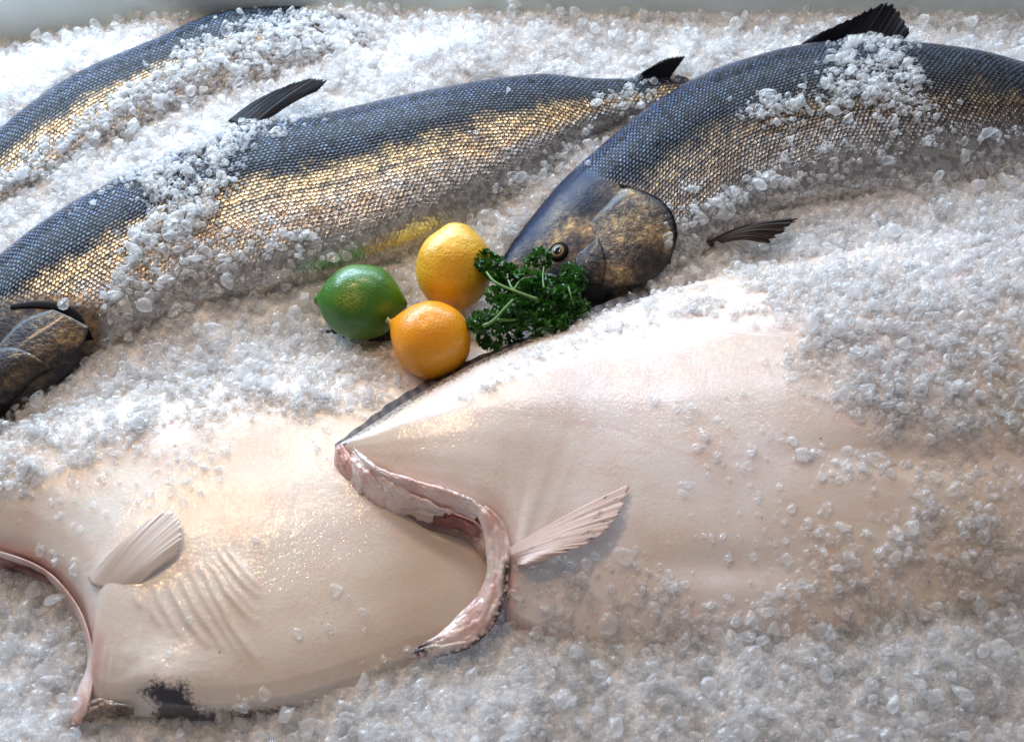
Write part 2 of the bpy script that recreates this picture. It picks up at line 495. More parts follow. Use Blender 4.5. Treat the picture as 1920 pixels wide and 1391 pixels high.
def mat_leaf():
    t = NT('parsley_leaf')
    n = t.noise(90, 3)
    col = t.mix(t.math('MULTIPLY', n, t.fac('rnd')), c4(0.014, 0.070, 0.012), c4(0.075, 0.26, 0.030))
    b = t.bsdf(Base_Color=col, Roughness=0.32, Normal=t.bump(t.noise(600, 2), 0.4, 0.0008))
    tr = t.n('BsdfTranslucent', {'Color': c4(0.05, 0.22, 0.02)})
    return t.done(t.n('MixShader', {0: 0.18, 1: b.outputs[0], 2: tr.outputs[0]}))


# ------------------------------------------------------------------ the counter and the bed of ice
def bed_z(x, y):
    pts = BEDC
    w = 1.0 / (((x[..., None] - pts[:, 0]) ** 2 + (y[..., None] - pts[:, 1]) ** 2) + 0.0009) ** 1.6
    z = (w * pts[:, 2]).sum(-1) / w.sum(-1)
    return z + 0.010 * (fbm(P3(x, y, 22), 3, 5) - 0.5) + 0.006 * (fbm(P3(x, y, 90), 2, 9) - 0.5)


_bed = [  # photo pixel, height of the ice there (m)
    (20, 150, .046), (30, 70, .004), (120, 40, .008), (220, 20, .018), (150, 90, .048), (270, 55, .048), (-150, 180, .03), (-150, 0, .0), (-40, 40, .0), (500, -60, .03), (900, -40, .035), (1300, -40, .03), (1920, -40, .03),
    (600, 60, .060), (700, 130, .050), (850, 80, .058), (1000, 60, .055), (1150, 50, .050), (1300, 60, .050), (1000, 120, .038), (1100, 125, .036), (1200, 110, .036),
    (1400, 60, .045), (1850, 50, .045), (2050, 60, .04), (1480, 50, .045),
    (250, 330, .048), (100, 390, .045), (0, 430, .045), (400, 220, .050), (520, 165, .052), (650, 165, .050),
    (300, 560, .046), (420, 560, .044), (530, 540, .042), (330, 640, .042), (200, 650, .040), (100, 720, .040), (30, 780, .04), (-100, 800, .04),
    (450, 630, .040), (600, 600, .030), (700, 520, .034), (780, 470, .036), (850, 560, .030), (760, 640, .026), (920, 420, .050), (1000, 350, .055),
    (1070, 300, .052), (1130, 258, .044), (1200, 215, .040), (1270, 170, .042), (880, 650, .028), (1000, 570, .03), (1080, 600, .03),
    (1290, 470, .056), (1200, 540, .052), (1400, 470, .060), (1400, 400, .052), (1550, 420, .062), (1550, 480, .064), (1700, 400, .060), (1900, 340, .056), (1900, 450, .064), (1700, 480, .066), (2050, 400, .06),
    (985, 1232, .040), (1000, 1290, .044), (1200, 1290, .046), (1450, 1280, .048), (1750, 1255, .050), (60, 1150, .004), (100, 1300, .008), (-80, 1150, .01), (-80, 1300, .014), (60, 1380, .022), (300, 1385, .006), (340, 1365, .002), (250, 1360, .0), (430, 1370, .004), (560, 1360, .008), (700, 1340, .018), (760, 1260, .018), (900, 1340, .030), (850, 1240, .020),
    (1100, 1360, .034), (1300, 1360, .036), (1600, 1360, .038), (1900, 1340, .04), (2050, 1300, .04), (1920, 1450, .04), (960, 1450, .035), (0, 1450, .03),
]
BEDC = np.array([[*at(u, v, z)[:2], z] for u, v, z in _bed])
ice_mat = mat_ice()
nx, ny = 260, 230
gx, gy = np.meshgrid(np.linspace(-0.75, 0.75, nx), np.linspace(-0.50, 0.60, ny), indexing='ij')
gz = bed_z(gx, gy)
bedV = np.stack([gx, gy, gz], -1).reshape(-1, 3)
bedF = grid_faces(nx, ny)
ice_bed = mesh_obj('ice_bed', bedV, bedF, mat_icebed())
tag(ice_bed, kind='structure', label='packed crushed ice filling the fish counter')

# the back rim of the counter
rim_y = at(960, 26, 0.05)[1] + 0.005
rx = np.array([-1.1, 1.1])
prof = [(0, -0.08), (0.0, 0.066), (0.004, 0.073), (0.012, 0.076), (0.20, 0.078), (0.205, 0.074), (0.205, -0.08)]
V = [(x, rim_y + a, b) for x in np.linspace(-1.1, 1.1, 2) for a, b in prof]
k = len(prof)
F = [[i, (i + 1) % k, k + (i + 1) % k, k + i] for i in range(k)] + [list(range(k))[::-1], list(range(k, 2 * k))]
rim = mesh_obj('counter_rim', V, F, mat_plain('glazed_rim', (0.80, 0.94, 0.91), 0.35, nsc=4), smooth=False)
tag(rim, 'pale grey green smooth rim at the back of the ice counter', 'counter')

SOLIDS = []   # (name, V, F) used to lay ice on


# ------------------------------------------------------------------ salmon
def loft_fish(pairs, zc, ratio, n=260, m=72, expo=2.25, taper0=0.02):
    """round body between two outlines; pairs of (u,v) upper and lower. Returns V (n,m,3) and per-vertex vt, su, surf"""
    A, B = crom2([p[0] for p in pairs], [p[1] for p in pairs], n)
    mid = (A + B) / 2; hw = np.linalg.norm(A - B, axis=1) / 2
    zc_ = np.interp(np.linspace(0, 1, n), np.linspace(0, 1, len(zc)), zc)
    Cn = np.array([at(u, v, z) for (u, v), z in zip(mid, zc_)])
    T = np.gradient(Cn, axis=0); T /= np.linalg.norm(T, axis=1, keepdims=True)
    Nn = np.array([at(*a_, z) - at(*b_, z) for a_, b_, z in zip(A, B, zc_)]); Nn /= np.linalg.norm(Nn, axis=1, keepdims=True)
    pn = (A - B) / np.linalg.norm(A - B, axis=1, keepdims=True)
    kn = ((proj(Cn + Nn * .01) - mid) * pn).sum(1) / .01
    if kn.mean() < 0: Nn, kn = -Nn, -kn
    kz = ((proj(Cn + np.array([0, 0, .01])) - mid) * pn).sum(1) / .01
    a = hw / np.sqrt(kn ** 2 + (ratio * kz) ** 2); c = a * ratio
    s = np.linspace(0, 1, n)
    th = np.linspace(0, 2 * np.pi, m, endpoint=False)
    ca, sa = np.cos(th), np.sin(th)
    ca2 = np.sign(ca) * np.abs(ca) ** (2 / expo); sa2 = np.sign(sa) * np.abs(sa) ** (2 / expo)
    V = Cn[:, None] + a[:, None, None] * ca2[None, :, None] * Nn[:, None] + c[:, None, None] * sa2[None, :, None] * np.array([0, 0, 1.0])
    L = np.r_[0, np.cumsum(np.linalg.norm(np.diff(Cn, axis=0), axis=1))]
    vt = np.where(th <= np.pi, th, 2 * np.pi - th) / np.pi
    arc = np.zeros((n, m)); seg = np.linalg.norm(np.diff(V, axis=1), axis=2); arc[:, 1:] = np.cumsum(seg, 1)
    arcn = arc - 0.0
    surf = np.stack([np.broadcast_to(L[:, None], (n, m)), arcn], -1)
    return V, np.broadcast_to(vt, (n, m)), np.broadcast_to(s[:, None], (n, m)), surf


def closed_tube_faces(n, m):
    F = grid_faces(n, m, True).tolist()
    F.append(list(range(m))); F.append(list(range((n - 1) * m + m - 1, (n - 1) * m - 1, -1)))
    return F


def bvh_of(V, F):
    return BVHTree.FromPolygons([Vector(p) for p in np.asarray(V).reshape(-1, 3)], [list(f) for f in F])


def cast(bvh, u, v, z=0.05):
    d = Vector(at(u, v, 0) - CAM).normalized()
    h = bvh.ray_cast(Vector(CAM), d)
    if h[0] is None: return np.array(at(u, v, z)), np.array([0, 0, 1.0])
    return np.array(h[0]), np.array(h[1])


def patch(name, bvh, left, right, n, m, lift, mat, parent, back=0.002, attr=None):
    """a shell laid on a body between two pixel curves; lift(i,j) in metres"""
    A = crom(left, n); B = crom(right, n)
    s = np.linspace(0, 1, m)
    Q = A[:, None] * (1 - s[None, :, None]) + B[:, None] * s[None, :, None]
    P = np.zeros((n, m, 3)); N = np.zeros((n, m, 3))
    for i in range(n):
        for j in range(m):
            P[i, j], N[i, j] = cast(bvh, *Q[i, j])
    N = np.where((N @ -fw)[..., None] < 0, -N, N)
    ii, jj = np.meshgrid(np.linspace(0, 1, n), s, indexing='ij')
    lf = lift(ii, jj)
    T = P + N * lf[..., None]
    Bt = P - N * back
    F = grid_faces(n, m)
    ring = np.r_[np.arange(m), np.arange(1, n) * m + m - 1, (n - 1) * m + np.arange(m - 2, -1, -1), np.arange(n - 2, 0, -1) * m]
    r2 = np.roll(ring, -1)
    F = np.r_[F, F[:, ::-1] + n * m, np.stack([ring, r2, r2 + n * m, ring + n * m], -1)]
    at_ = {k: np.tile(f(ii, jj).ravel(), 2) for k, f in (attr or {}).items()}
    return mesh_obj(name, np.r_[T.reshape(-1, 3), Bt.reshape(-1, 3)], F, mat, parent, at_)


def fin(name, base, tip, zb, zt, mat, parent, n=40, m=16, th=0.0016, ruffle=0.0008, rays=14, ragged=0.0, attr=None, bow=0.0):
    """a rayed fin between a base curve and an outer curve given in pixels, rising from height zb to zt"""
    A = crom(base, n); B = crom(tip, n)
    zb = np.interp(np.linspace(0, 1, n), np.linspace(0, 1, len(zb)), zb); zt = np.interp(np.linspace(0, 1, n), np.linspace(0, 1, len(zt)), zt)
    PA = np.array([at(*q, z) for q, z in zip(A, zb)]); PB = np.array([at(*q, z) for q, z in zip(B, zt)])
    if ragged:
        r = 1 - ragged * rng.random(n); PB = PA + (PB - PA) * r[:, None]
    s = np.linspace(0, 1, m)
    V = PA[:, None] * (1 - s[None, :, None]) + PB[:, None] * s[None, :, None]
    ii, jj = np.meshgrid(np.linspace(0, 1, n), s, indexing='ij')
    V[..., 2] += ruffle * np.sin(ii * rays * 2 * np.pi) * jj + bow * np.sin(np.pi * jj)
    VV, F = solid(V, n, m, th * (1.1 - 0.7 * jj))
    uv = np.tile(np.stack([ii, jj], -1).reshape(-1, 2), (2, 1))
    at_ = {k: np.tile(f(ii, jj).ravel(), 2) for k, f in (attr or {}).items()}
    return mesh_obj(name, VV, F, mat, parent, at_, uv)


m_salmon = mat_salmon('salmon_skin')
m_salmon_brown = mat_salmon('salmon_skin_brown', (0.30, 0.21, 0.125), (0.27, 0.195, 0.135))  # brownish flank, with the painted lamp gleam toned down for this fish
m_gill = mat_gill()
m_dfin = mat_fin('dark_fin', (0.005, 0.007, 0.012), (0.028, 0.030, 0.040), 22)
m_pfin = mat_fin('brown_fin', (0.012, 0.011, 0.014), (0.10, 0.075, 0.06), 14)
m_eye = mat_plain('eye_iris', (0.10, 0.068, 0.022), 0.45, 0.3, 0.0)
m_pupil = mat_plain('pupil_black', (0.004, 0.004, 0.006), 0.12, 0.0, 0.3)
m_gap = mat_plain('gill_slit', (0.006, 0.004, 0.005), 0.6, 0.0, 0.0)
m_gap.node_tree.nodes['Principled BSDF'].inputs['Specular IOR Level'].default_value = 0.06


def salmon(pairs, zc, ratio, label, headf=None, mat=None):
    V, vt, su, surf = loft_fish(pairs, zc, ratio)
    n, m = vt.shape
    q = proj(V.reshape(-1, 3))
    hd = headf(q[:, 0], q[:, 1]) if headf else np.zeros(n * m)
    root = thing('salmon', tuple(V.mean((0, 1))[:2]) + (float(min(zc)) - 0.02,), label, 'fish', 'whole salmon lying in the ice')
    V = V + 0.0022 * (fbm(V * 22, 2, 3) - 0.5)[..., None] * np.array([0, 0, 1.0])
    F = closed_tube_faces(n, m)
    mesh_obj('body', V.reshape(-1, 3), F, mat or m_salmon, root, {'vt': vt, 'su': su, 'head': hd}, surf.reshape(-1, 2))
    SOLIDS.append((V.reshape(-1, 3), F))
    return root, bvh_of(V, F)


# --- the salmon half buried at the top left
sa_pairs = [((-160, 390), (-130, 560)), ((-60, 290), (-20, 440)), ((0, 242), (60, 392)), ((60, 193), (130, 345)), ((150, 135), (225, 295)), ((300, 70), (355, 238)), ((400, 28), (470, 205)),
            ((520, 14), (570, 175)), ((640, 22), (670, 145)), ((740, 45), (760, 128)), ((830, 70), (835, 118)), ((900, 85), (900, 112))]
salA, bvA = salmon(sa_pairs, [.030, .034, .036, .034, .030], 0.50, 'salmon at the back left nearly buried under crushed ice')
fin('dorsal_fin', [(392, 40), (430, 22), (480, 14)], [(415, -2), (452, -14), (500, -16)], [.04, .04, .04], [.048, .052, .05], m_dfin, salA, ragged=0.1)

# --- the long salmon across the middle
sb_pairs = [((-190, 680), (-150, 860)), ((-90, 560), (-20, 800)), ((0, 478), (95, 735)), ((100, 402), (205, 660)), ((200, 346), (300, 610)), ((330, 280), (410, 572)), ((460, 238), (520, 548)),
            ((600, 213), (650, 515)), ((750, 180), (790, 468)), ((900, 152), (930, 398)), ((1010, 140), (1030, 335)), ((1110, 148), (1120, 270)), ((1210, 146), (1215, 225)), ((1290, 140), (1292, 200)), ((1390, 158), (1390, 206))]


def headB(u, v):
    return soft(u, v, [(-300, 600), (0, 562), (80, 552), (190, 575), (200, 640), (90, 800), (-300, 900)], 14)


salB, bvB = salmon(sb_pairs, [.036, .040, .042, .042, .044, .047, .026], 0.46, 'long salmon across the middle with a broad golden gleaming flank', headB)
fin('dorsal_fin', [(428, 228), (446, 236), (470, 236), (500, 226)], [(520, 168), (575, 148), (614, 150), (596, 170)], [.062, .066, .068, .068], [.078, .080, .080, .076], m_dfin, salB, ragged=0.06, n=50, bow=.003)
fin('adipose_fin', [(1180, 152), (1215, 150), (1250, 150)], [(1222, 128), (1248, 112), (1284, 106)], [.045, .045, .04], [.058, .062, .06], m_dfin, salB, n=24, m=8, th=.004)
patch('gill_cover', bvB, [(-60, 700), (0, 640), (40, 600), (95, 580)], [(-30, 850), (60, 745), (130, 690), (168, 615)], 26, 20,
      lambda i, j: 0.004 * np.sin(np.pi * np.clip(j, 0, 1)) ** .5 * sstep(0, .1, i) + 0.003 * sstep(.8, 1, j), m_gill, salB, attr={'rim': lambda i, j: sstep(.86, 1, j) * (i > .5)})
patch('cheek_plate', bvB, [(-120, 760), (-60, 690), (0, 655), (30, 655)], [(-120, 850), (0, 770), (60, 715), (100, 690)], 22, 14,
      lambda i, j: 0.008 * np.sin(np.pi * np.clip(j, 0, 1)) ** .5 * sstep(0, .1, i) + 0.003, m_gill, salB, attr={'rim': lambda i, j: sstep(.8, 1, j)})
patch('gill_slit', bvB, [(20, 580), (70, 578), (120, 590), (160, 640)], [(20, 572), (80, 566), (140, 580), (176, 636)], 26, 5,
      lambda i, j: 0.0003 * np.sin(np.pi * j) + 0.0006, m_gap, salB)

# --- the salmon on the right with its head towards the fruit
sc_pairs = [((938, 492), (985, 545)), ((960, 455), (1030, 560)), ((1000, 400), (1090, 585)), ((1050, 340), (1160, 570)), ((1110, 285), (1240, 530)), ((1200, 210), (1330, 480)), ((1300, 146), (1420, 430)), ((1400, 110), (1500, 400)),
            ((1500, 86), (1590, 385)), ((1600, 80), (1680, 375)), ((1700, 84), (1770, 365)), ((1810, 96), (1860, 345)), ((1930, 126), (1960, 320)), ((2080, 180), (2090, 300))]


def headC(u, v):
    return soft(u, v, [(900, 520), (1000, 380), (1060, 320), (1110, 318), (1150, 345), (1215, 362), (1252, 400), (1266, 440), (1250, 500), (1190, 545), (1100, 600), (900, 600)], 10)


salC, bvC = salmon(sc_pairs, [.040, .048, .052, .054, .052, .050, .048], 0.48, 'dark salmon at the right with its bronze head beside the parsley', headC, m_salmon_brown)
fin('dorsal_fin', [(1490, 92), (1540, 84), (1600, 80), (1680, 92)], [(1530, 66), (1600, 32), (1672, 4), (1708, 60)], [.062, .062, .062, .062], [.07, .085, .095, .08], m_dfin, salC, n=60, ragged=.12)
fin('pectoral_fin', [(1312, 462), (1322, 458), (1335, 462)], [(1470, 409), (1496, 413), (1440, 458)], [.062, .064, .062], [.080, .082, .074], m_pfin, salC, n=40, m=22, ragged=.1, bow=0.008, rays=9)
patch('gill_cover', bvC, [(1105, 420), (1115, 440), (1120, 480), (1125, 520), (1130, 545)], [(1165, 352), (1238, 385), (1262, 432), (1248, 492), (1190, 540)], 34, 26,
      lambda i, j: 0.0005 + 0.0050 * sstep(0, .9, j) * sstep(0, .12, i) * sstep(1, .9, i), m_gill, salC, attr={'rim': lambda i, j: sstep(.93, 1, j)})
patch('cheek_plate', bvC, [(1082, 478), (1078, 502), (1086, 530)], [(1122, 446), (1137, 490), (1130, 535)], 18, 14,
      lambda i, j: 0.0006 + 0.003 * np.sin(np.pi * j) * np.sin(np.pi * np.clip(i, 0.02, .98)), m_gill, salC, attr={'rim': lambda i, j: sstep(.9, 1, j)})
patch('gill_slit', bvC, [(1160, 346), (1240, 378), (1268, 432), (1254, 496)], [(1166, 354), (1236, 388), (1258, 434), (1244, 492)], 34, 4,
      lambda i, j: 0.002 + 0 * i, m_gap, salC)
jaw = patch('jaw', bvC, [(985, 520), (1020, 512), (1060, 520), (1090, 540)], [(990, 528), (1025, 522), (1060, 534), (1085, 556)], 20, 6,
            lambda i, j: 0.0005 + 0.0035 * np.sin(np.pi * j), m_gill, salC, attr={'rim': lambda i, j: sstep(.7, 1, j)})


def ball(c, r, nrm, flat=0.6, n=14, m=20):
    nrm = np.array(nrm) / np.linalg.norm(nrm); a = np.cross(nrm, [0.3, 1, 0.1]); a /= np.linalg.norm(a); b = np.cross(nrm, a)
    ph = np.linspace(0.001, np.pi - 0.001, n); th = np.linspace(0, 2 * np.pi, m, endpoint=False)
    V = (np.array(c) + r * (np.sin(ph)[:, None, None] * (np.cos(th)[None, :, None] * a + np.sin(th)[None, :, None] * b) + flat * np.cos(ph)[:, None, None] * nrm))
    return V.reshape(-1, 3), closed_tube_faces(n, m)


ep, en = cast(bvC, 1047, 472)
if en @ fw > 0: en = -en
ring_V, ring_F = ball(ep + en * 0.0002, 0.0094, en, .24)
mesh_obj('eye_socket', ring_V, ring_F, m_gap, salC)
V, F = ball(ep + en * 0.0008, 0.0074, en, .26)
eye = mesh_obj('eye', V, F, m_eye, salC)
V, F = ball(ep + en * 0.0022, 0.0040, en, .22)
pu = mesh_obj('pupil', V, F, m_pupil, salC); pu.parent = eye


# ------------------------------------------------------------------ halibut
PT = np.array([0, .02, .06, .12, .2, .3, .45, .6, .75, .88, .95, .985, 1.0])


def halibut_body(pairs, H, PZ, mat, root, extra=None, dark=None, pink=None, n=260, m=170):
    A, B = crom2([p[0] for p in pairs], [p[1] for p in pairs], n)
    s = np.linspace(0, 1, n)
    PA = np.array([at(u, v, z) for u, v, z in A]); PB = np.array([at(u, v, z) for u, v, z in B])
    Hs = np.interp(s, np.linspace(0, 1, len(H)), H)
    t = 0.5 - 0.5 * np.cos(np.linspace(0, np.pi, m)); t = 0.5 * t + 0.5 * np.linspace(0, 1, m)
    pz = np.interp(t, PT, PZ)
    tt = np.linspace(-.2, 1.2, 1401); pp = np.interp(tt, PT, PZ); kg = np.exp(-np.linspace(-2.2, 2.2, 161) ** 2); kg /= kg.sum()
    ps = np.convolve(np.pad(pp, 80, 'edge'), kg, 'valid')
    ew = np.clip(np.minimum(t, 1 - t) / .10, 0, 1); pz = pz * (1 - ew) + np.interp(t, tt, ps) * ew
    V = PA[:, None] * (1 - t[None, :, None]) + PB[:, None] * t[None, :, None]
    V[..., 2] += Hs[:, None] * pz[None]
    kk = np.exp(-np.linspace(-2, 2, 33) ** 2); kk /= kk.sum()
    Zp = np.pad(V[..., 2], ((16, 16), (0, 0)), 'edge')
    Zs = sum(kk[i] * Zp[i:i + n] for i in range(33))
    wz = (np.minimum(1, 8 * np.minimum(t, 1 - t)) ** 2)[None] * np.minimum(1, np.minimum(s, 1 - s) * 12)[:, None]
    V[..., 2] = V[..., 2] * (1 - wz) + Zs * wz
    V[..., 2] += 0.004 * (fbm(V * np.array([9, 9, 0]) + 3, 3, 21) - .5) * np.minimum(1, 6 * np.minimum(t, 1 - t))[None]
    q = proj(V.reshape(-1, 3)).reshape(n, m, 2)
    if extra is not None:
        V[..., 2] += extra(q[..., 0], q[..., 1]); q = proj(V.reshape(-1, 3)).reshape(n, m, 2)
    Bt = V.copy(); Bt[..., 2] = np.minimum(V[..., 2] - 0.004, (PA[:, None] * (1 - t[None, :, None]) + PB[:, None] * t[None, :, None])[..., 2] - 0.012)
    F = grid_faces(n, m)
    ring = np.r_[np.arange(m), np.arange(1, n) * m + m - 1, (n - 1) * m + np.arange(m - 2, -1, -1), np.arange(n - 2, 0, -1) * m]
    r2 = np.roll(ring, -1)
    F = np.r_[F, F[:, ::-1] + n * m, np.stack([ring, r2, r2 + n * m, ring + n * m], -1)]
    dk = dark(q[..., 0], q[..., 1]) if dark else np.zeros((n, m))
    pk = pink(q[..., 0], q[..., 1]) if pink else np.zeros((n, m))
    VV = np.r_[V.reshape(-1, 3), Bt.reshape(-1, 3)]
    o = mesh_obj('body', VV, F, mat, root, {'dark': np.tile(dk.ravel(), 2), 'pink': np.tile(pk.ravel(), 2)})
    SOLIDS.append((VV, F.tolist()))
    return bvh_of(VV, F)


m_hal1 = mat_halibut('halibut_skin_cream', (0.83, 0.785, 0.735))
m_hal2 = mat_halibut('halibut_skin_pink', (0.86, 0.81, 0.805))
m_pink = mat_flesh('pink_flesh', (0.44, 0.17, 0.15), (0.66, 0.40, 0.36), (0.82, 0.66, 0.60))
m_red = mat_flesh('red_membrane', (0.06, 0.008, 0.012), (0.20, 0.03, 0.035), (0.45, 0.22, 0.20))
m_edge = mat_fin('edge_fin', (0.040, 0.036, 0.040), (0.15, 0.115, 0.10), 31, rib=.2)
m_wfin = mat_fin('white_fin', (0.79, 0.72, 0.67), (0.76, 0.66, 0.60), 15, trans=0.15, rib=.03)
m_sfin = mat_fin('spotted_fin', (0.62, 0.46, 0.41), (0.70, 0.55, 0.49), 22, trans=0.10, spots=True, rib=.06)

h1 = thing('halibut', (*at(400, 1050, 0)[:2], 0.0), 'cream white halibut at the lower left with ribbed folds beside its fin', 'fish', 'headless halibut lying white side up')
h1_pairs = [((-90, 860, .022), (-90, 1005, .02)), ((0, 825, .022), (0, 1034, .020)), ((80, 795, .022), (88, 1072, .018)), ((170, 765, .020), (150, 1140, .014)), ((260, 738, .020), (176, 1225, .012)),
            ((340, 715, .018), (178, 1318, .012)), ((430, 700, .018), (250, 1336, .012)), ((520, 685, .018), (370, 1344, .012)), ((620, 664, .018), (540, 1326, .014)),
            ((740, 642, .018), (700, 1275, .016)), ((860, 640, .016), (840, 1220, .014)), ((1000, 660, .01), (1020, 1190, .01)), ((1150, 700, .005), (1200, 1150, .008))]


RIBS = [((292, 1100), (338, 1185)), ((318, 1088), (380, 1195)), ((338, 1074), (412, 1200)), ((354, 1060), (440, 1204)), ((368, 1050), (468, 1216)), ((382, 1044), (466, 1150)), ((392, 1033), (470, 1130)),
        ((408, 1026), (474, 1104)), ((424, 1016), (478, 1088)), ((222, 1165), (212, 1300)), ((242, 1170), (238, 1310)), ((262, 1160), (266, 1250)), ((204, 1185), (199, 1305)), ((282, 1120), (306, 1180)), ((252, 1108), (276, 1140))]


def wrink(u, v):
    a = 0 * u
    u2 = u + 5 * (fbm(P3(u, v, 1 / 40.0), 2, 81) - .5) * 2; v2 = v + 4 * (fbm(P3(u, v, 1 / 36.0), 2, 83) - .5) * 2
    for k_, (p, e) in enumerate(RIBS):
        d = np.array(e, float) - p; L = np.hypot(*d); d /= L
        L *= 1.22 if k_ < 9 else 1.0
        w = np.clip(((u2 - p[0]) * d[0] + (v2 - p[1]) * d[1]) / L, 0, 1)
        dist = (u2 - p[0]) * d[1] - (v2 - p[1]) * d[0] + 6 * np.sin(np.pi * w)
        inside = np.sin(np.pi * np.clip(w, 0, 1)) ** .8
        big = k_ < 9
        a += (0.0017 if big else 0.0008) * inside * np.exp(-(dist / (4.6 if big else 4.0)) ** 2) * (.7 + .6 * ((k_ * 37) % 10) / 10)
    a += 0.006 * np.exp(-((u - 315) / 75) ** 2 - ((v - 1280) / 50) ** 2) + .003 * (fbm(P3(u, v, 1 / 45.0), 3, 87) - .5) * np.exp(-((u - 300) / 130) ** 2 - ((v - 1260) / 90) ** 2)
    a += -0.004 * np.exp(-((u - 255) / 25) ** 2 - ((v - 1325) / 30) ** 2)
    return a


def dark1(u, v):
    a = 1.15 * soft(u, v, [(266, 1296), (290, 1278), (322, 1288), (346, 1280), (352, 1308), (376, 1332), (440, 1340), (440, 1356), (286, 1360), (296, 1322)], 20)
    a = np.maximum(a, 0.66 * np.exp(-((v - (1343 - (u - 340) * 0.06)) / 10) ** 2) * ((u > 330) & (u < 610)))
    a = np.maximum(a, 0.6 * np.exp(-(((u - 205) / 34) ** 2 + ((v - 1332) / 13) ** 2)))
    a = np.maximum(a, 0.16 * np.exp(-(((u - 600) / 22) ** 2 + ((v - 1165) / 30) ** 2)))
    return a


h1_cut = [(-60, 1012), (0, 1030), (60, 1052), (100, 1078), (140, 1125), (168, 1180), (178, 1240), (165, 1300), (140, 1365)]


def pink1(u, v):
    return 0.75 * np.exp(-(edge_dist(u, v, h1_cut, False) / 16) ** 2) + 0.18 * np.exp(-((u - 520) / 160) ** 2 - ((v - 935) / 12) ** 2)


bvH1 = halibut_body(h1_pairs, [.030, .036, .040, .042, .044, .044, .044, .042, .040, .036, .032, .026, .02],
                    [.05, .30, .55, .74, .88, .97, 1.0, .94, .80, .58, .40, .22, 0], m_hal1, h1, wrink, dark1, pink1)
fin('pectoral_fin', [(165, 1082), (175, 1098), (210, 1105), (252, 1106)], [(276, 976), (312, 956), (336, 966), (344, 996), (330, 1044)], [.047, .047, .047, .046], [.062, .064, .064, .062, .056], m_wfin, h1, n=60, m=24, th=.0008, ragged=.05, bow=.004, rays=9, ruffle=.00006)
fin('dorsal_fin', [(500, 690), (580, 668), (660, 652), (760, 640)], [(480, 672), (566, 634), (650, 612), (750, 606)], [.026, .026, .026, .024], [.036, .034, .034, .034], m_edge, h1, n=90, m=8, rays=24)


def rope(name, pts, rad, mat, parent, flat=0.6, k=14, n=80, wob=0.12, dark=None):
    """a fleshy band along pixel points (u,v,z), with radius in metres at each point"""
    P = crom([[p[0], p[1], p[2]] for p in pts], n)
    r = np.interp(np.linspace(0, 1, n), np.linspace(0, 1, len(rad)), rad)
    W_ = np.array([at(u, v, z) for u, v, z in P])
    T = np.gradient(W_, axis=0); T /= np.linalg.norm(T, axis=1, keepdims=True)
    N = np.stack([-T[:, 1], T[:, 0], 0 * T[:, 0]], -1); N /= np.linalg.norm(N, axis=1, keepdims=True)
    th = np.linspace(0, 2 * np.pi, k, endpoint=False)
    V = W_[:, None] + r[:, None, None] * (np.cos(th)[None, :, None] * N[:, None] + flat * np.sin(th)[None, :, None] * np.array([0, 0, 1.0]))
    nz = fbm(V * 120, 3, 31) - .5
    D = V - W_[:, None]
    V = V + D * (nz[..., None] * wob * 4)
    V[0] = W_[0] + (V[0] - W_[0]) * .2; V[-1] = W_[-1] + (V[-1] - W_[-1]) * .2
    Vf = V.reshape(-1, 3); q = proj(Vf)
    dk = dark(q[:, 0], q[:, 1]) if dark else np.zeros(len(Vf))
    return mesh_obj(name, Vf, closed_tube_faces(n, k), mat, parent, {'dark': dk})


def late_h1():
    sheet('collar', [(-70, 1012, .034), (0, 1034, .035), (60, 1056, .035), (104, 1085, .033), (144, 1134, .030), (168, 1192, .027), (177, 1247, .025), (170, 1300, .024), (158, 1350, .018)],
          [(-70, 1026, .022), (0, 1046, .022), (56, 1064, .022), (96, 1092, .020), (134, 1140, .018), (158, 1192, .017), (164, 1246, .016), (142, 1306, .016), (128, 1372, .016)], m_pale, h1, n=140, m=18, th=.002, dome=.0006, crease=.0022, seed=33, cu=8, cv=3,
          dark=lambda u, v: 1.0 * np.exp(-((u - 134) / 22) ** 2 - ((v - 1366) / 18) ** 2))
    sheet('cut_flesh', [(-70, 1024, .026), (0, 1044, .026), (44, 1056, .026), (98, 1086, .024)], [(-70, 1062, .012), (0, 1066, .012), (36, 1070, .012), (94, 1096, .014)], m_red, h1, n=80, m=16, dome=.003, crease=.004, seed=37)
    sheet('collar_flap', [(164, 1322, .024), (186, 1312, .027), (216, 1316, .026), (252, 1330, .020)], [(150, 1362, .016), (186, 1356, .018), (222, 1346, .018), (250, 1338, .018)], mat_flesh('brown_skin', (0.10, 0.07, 0.05), (0.34, 0.25, 0.20), (0.62, 0.50, 0.44)), h1, n=60, m=16, th=.002, dome=.001, crease=.006, seed=41,
          ragged=.35, dark=lambda u, v: 0.25 + 0 * u)


h2 = thing('halibut', (*at(1400, 900, 0)[:2], 0.02), 'pinkish white halibut at the right with open cut throat and spotted fin', 'fish', 'headless halibut lying white side up')
h2_pairs = [((630, 838, .060), (628, 856, .056)), ((700, 795, .064), (700, 885, .062)), ((790, 738, .066), (790, 925, .064)), ((880, 688, .068), (890, 957, .064)), ((970, 648, .068), (945, 1005, .058)),
            ((1060, 612, .066), (958, 1062, .050)), ((1140, 580, .064), (952, 1120, .044)), ((1220, 556, .062), (960, 1170, .036)), ((1330, 525, .060), (1080, 1215, .030)), ((1480, 492, .058), (1300, 1230, .028)),
            ((1700, 455, .056), (1620, 1215, .028)), ((2000, 420, .05), (2000, 1150, .028))]


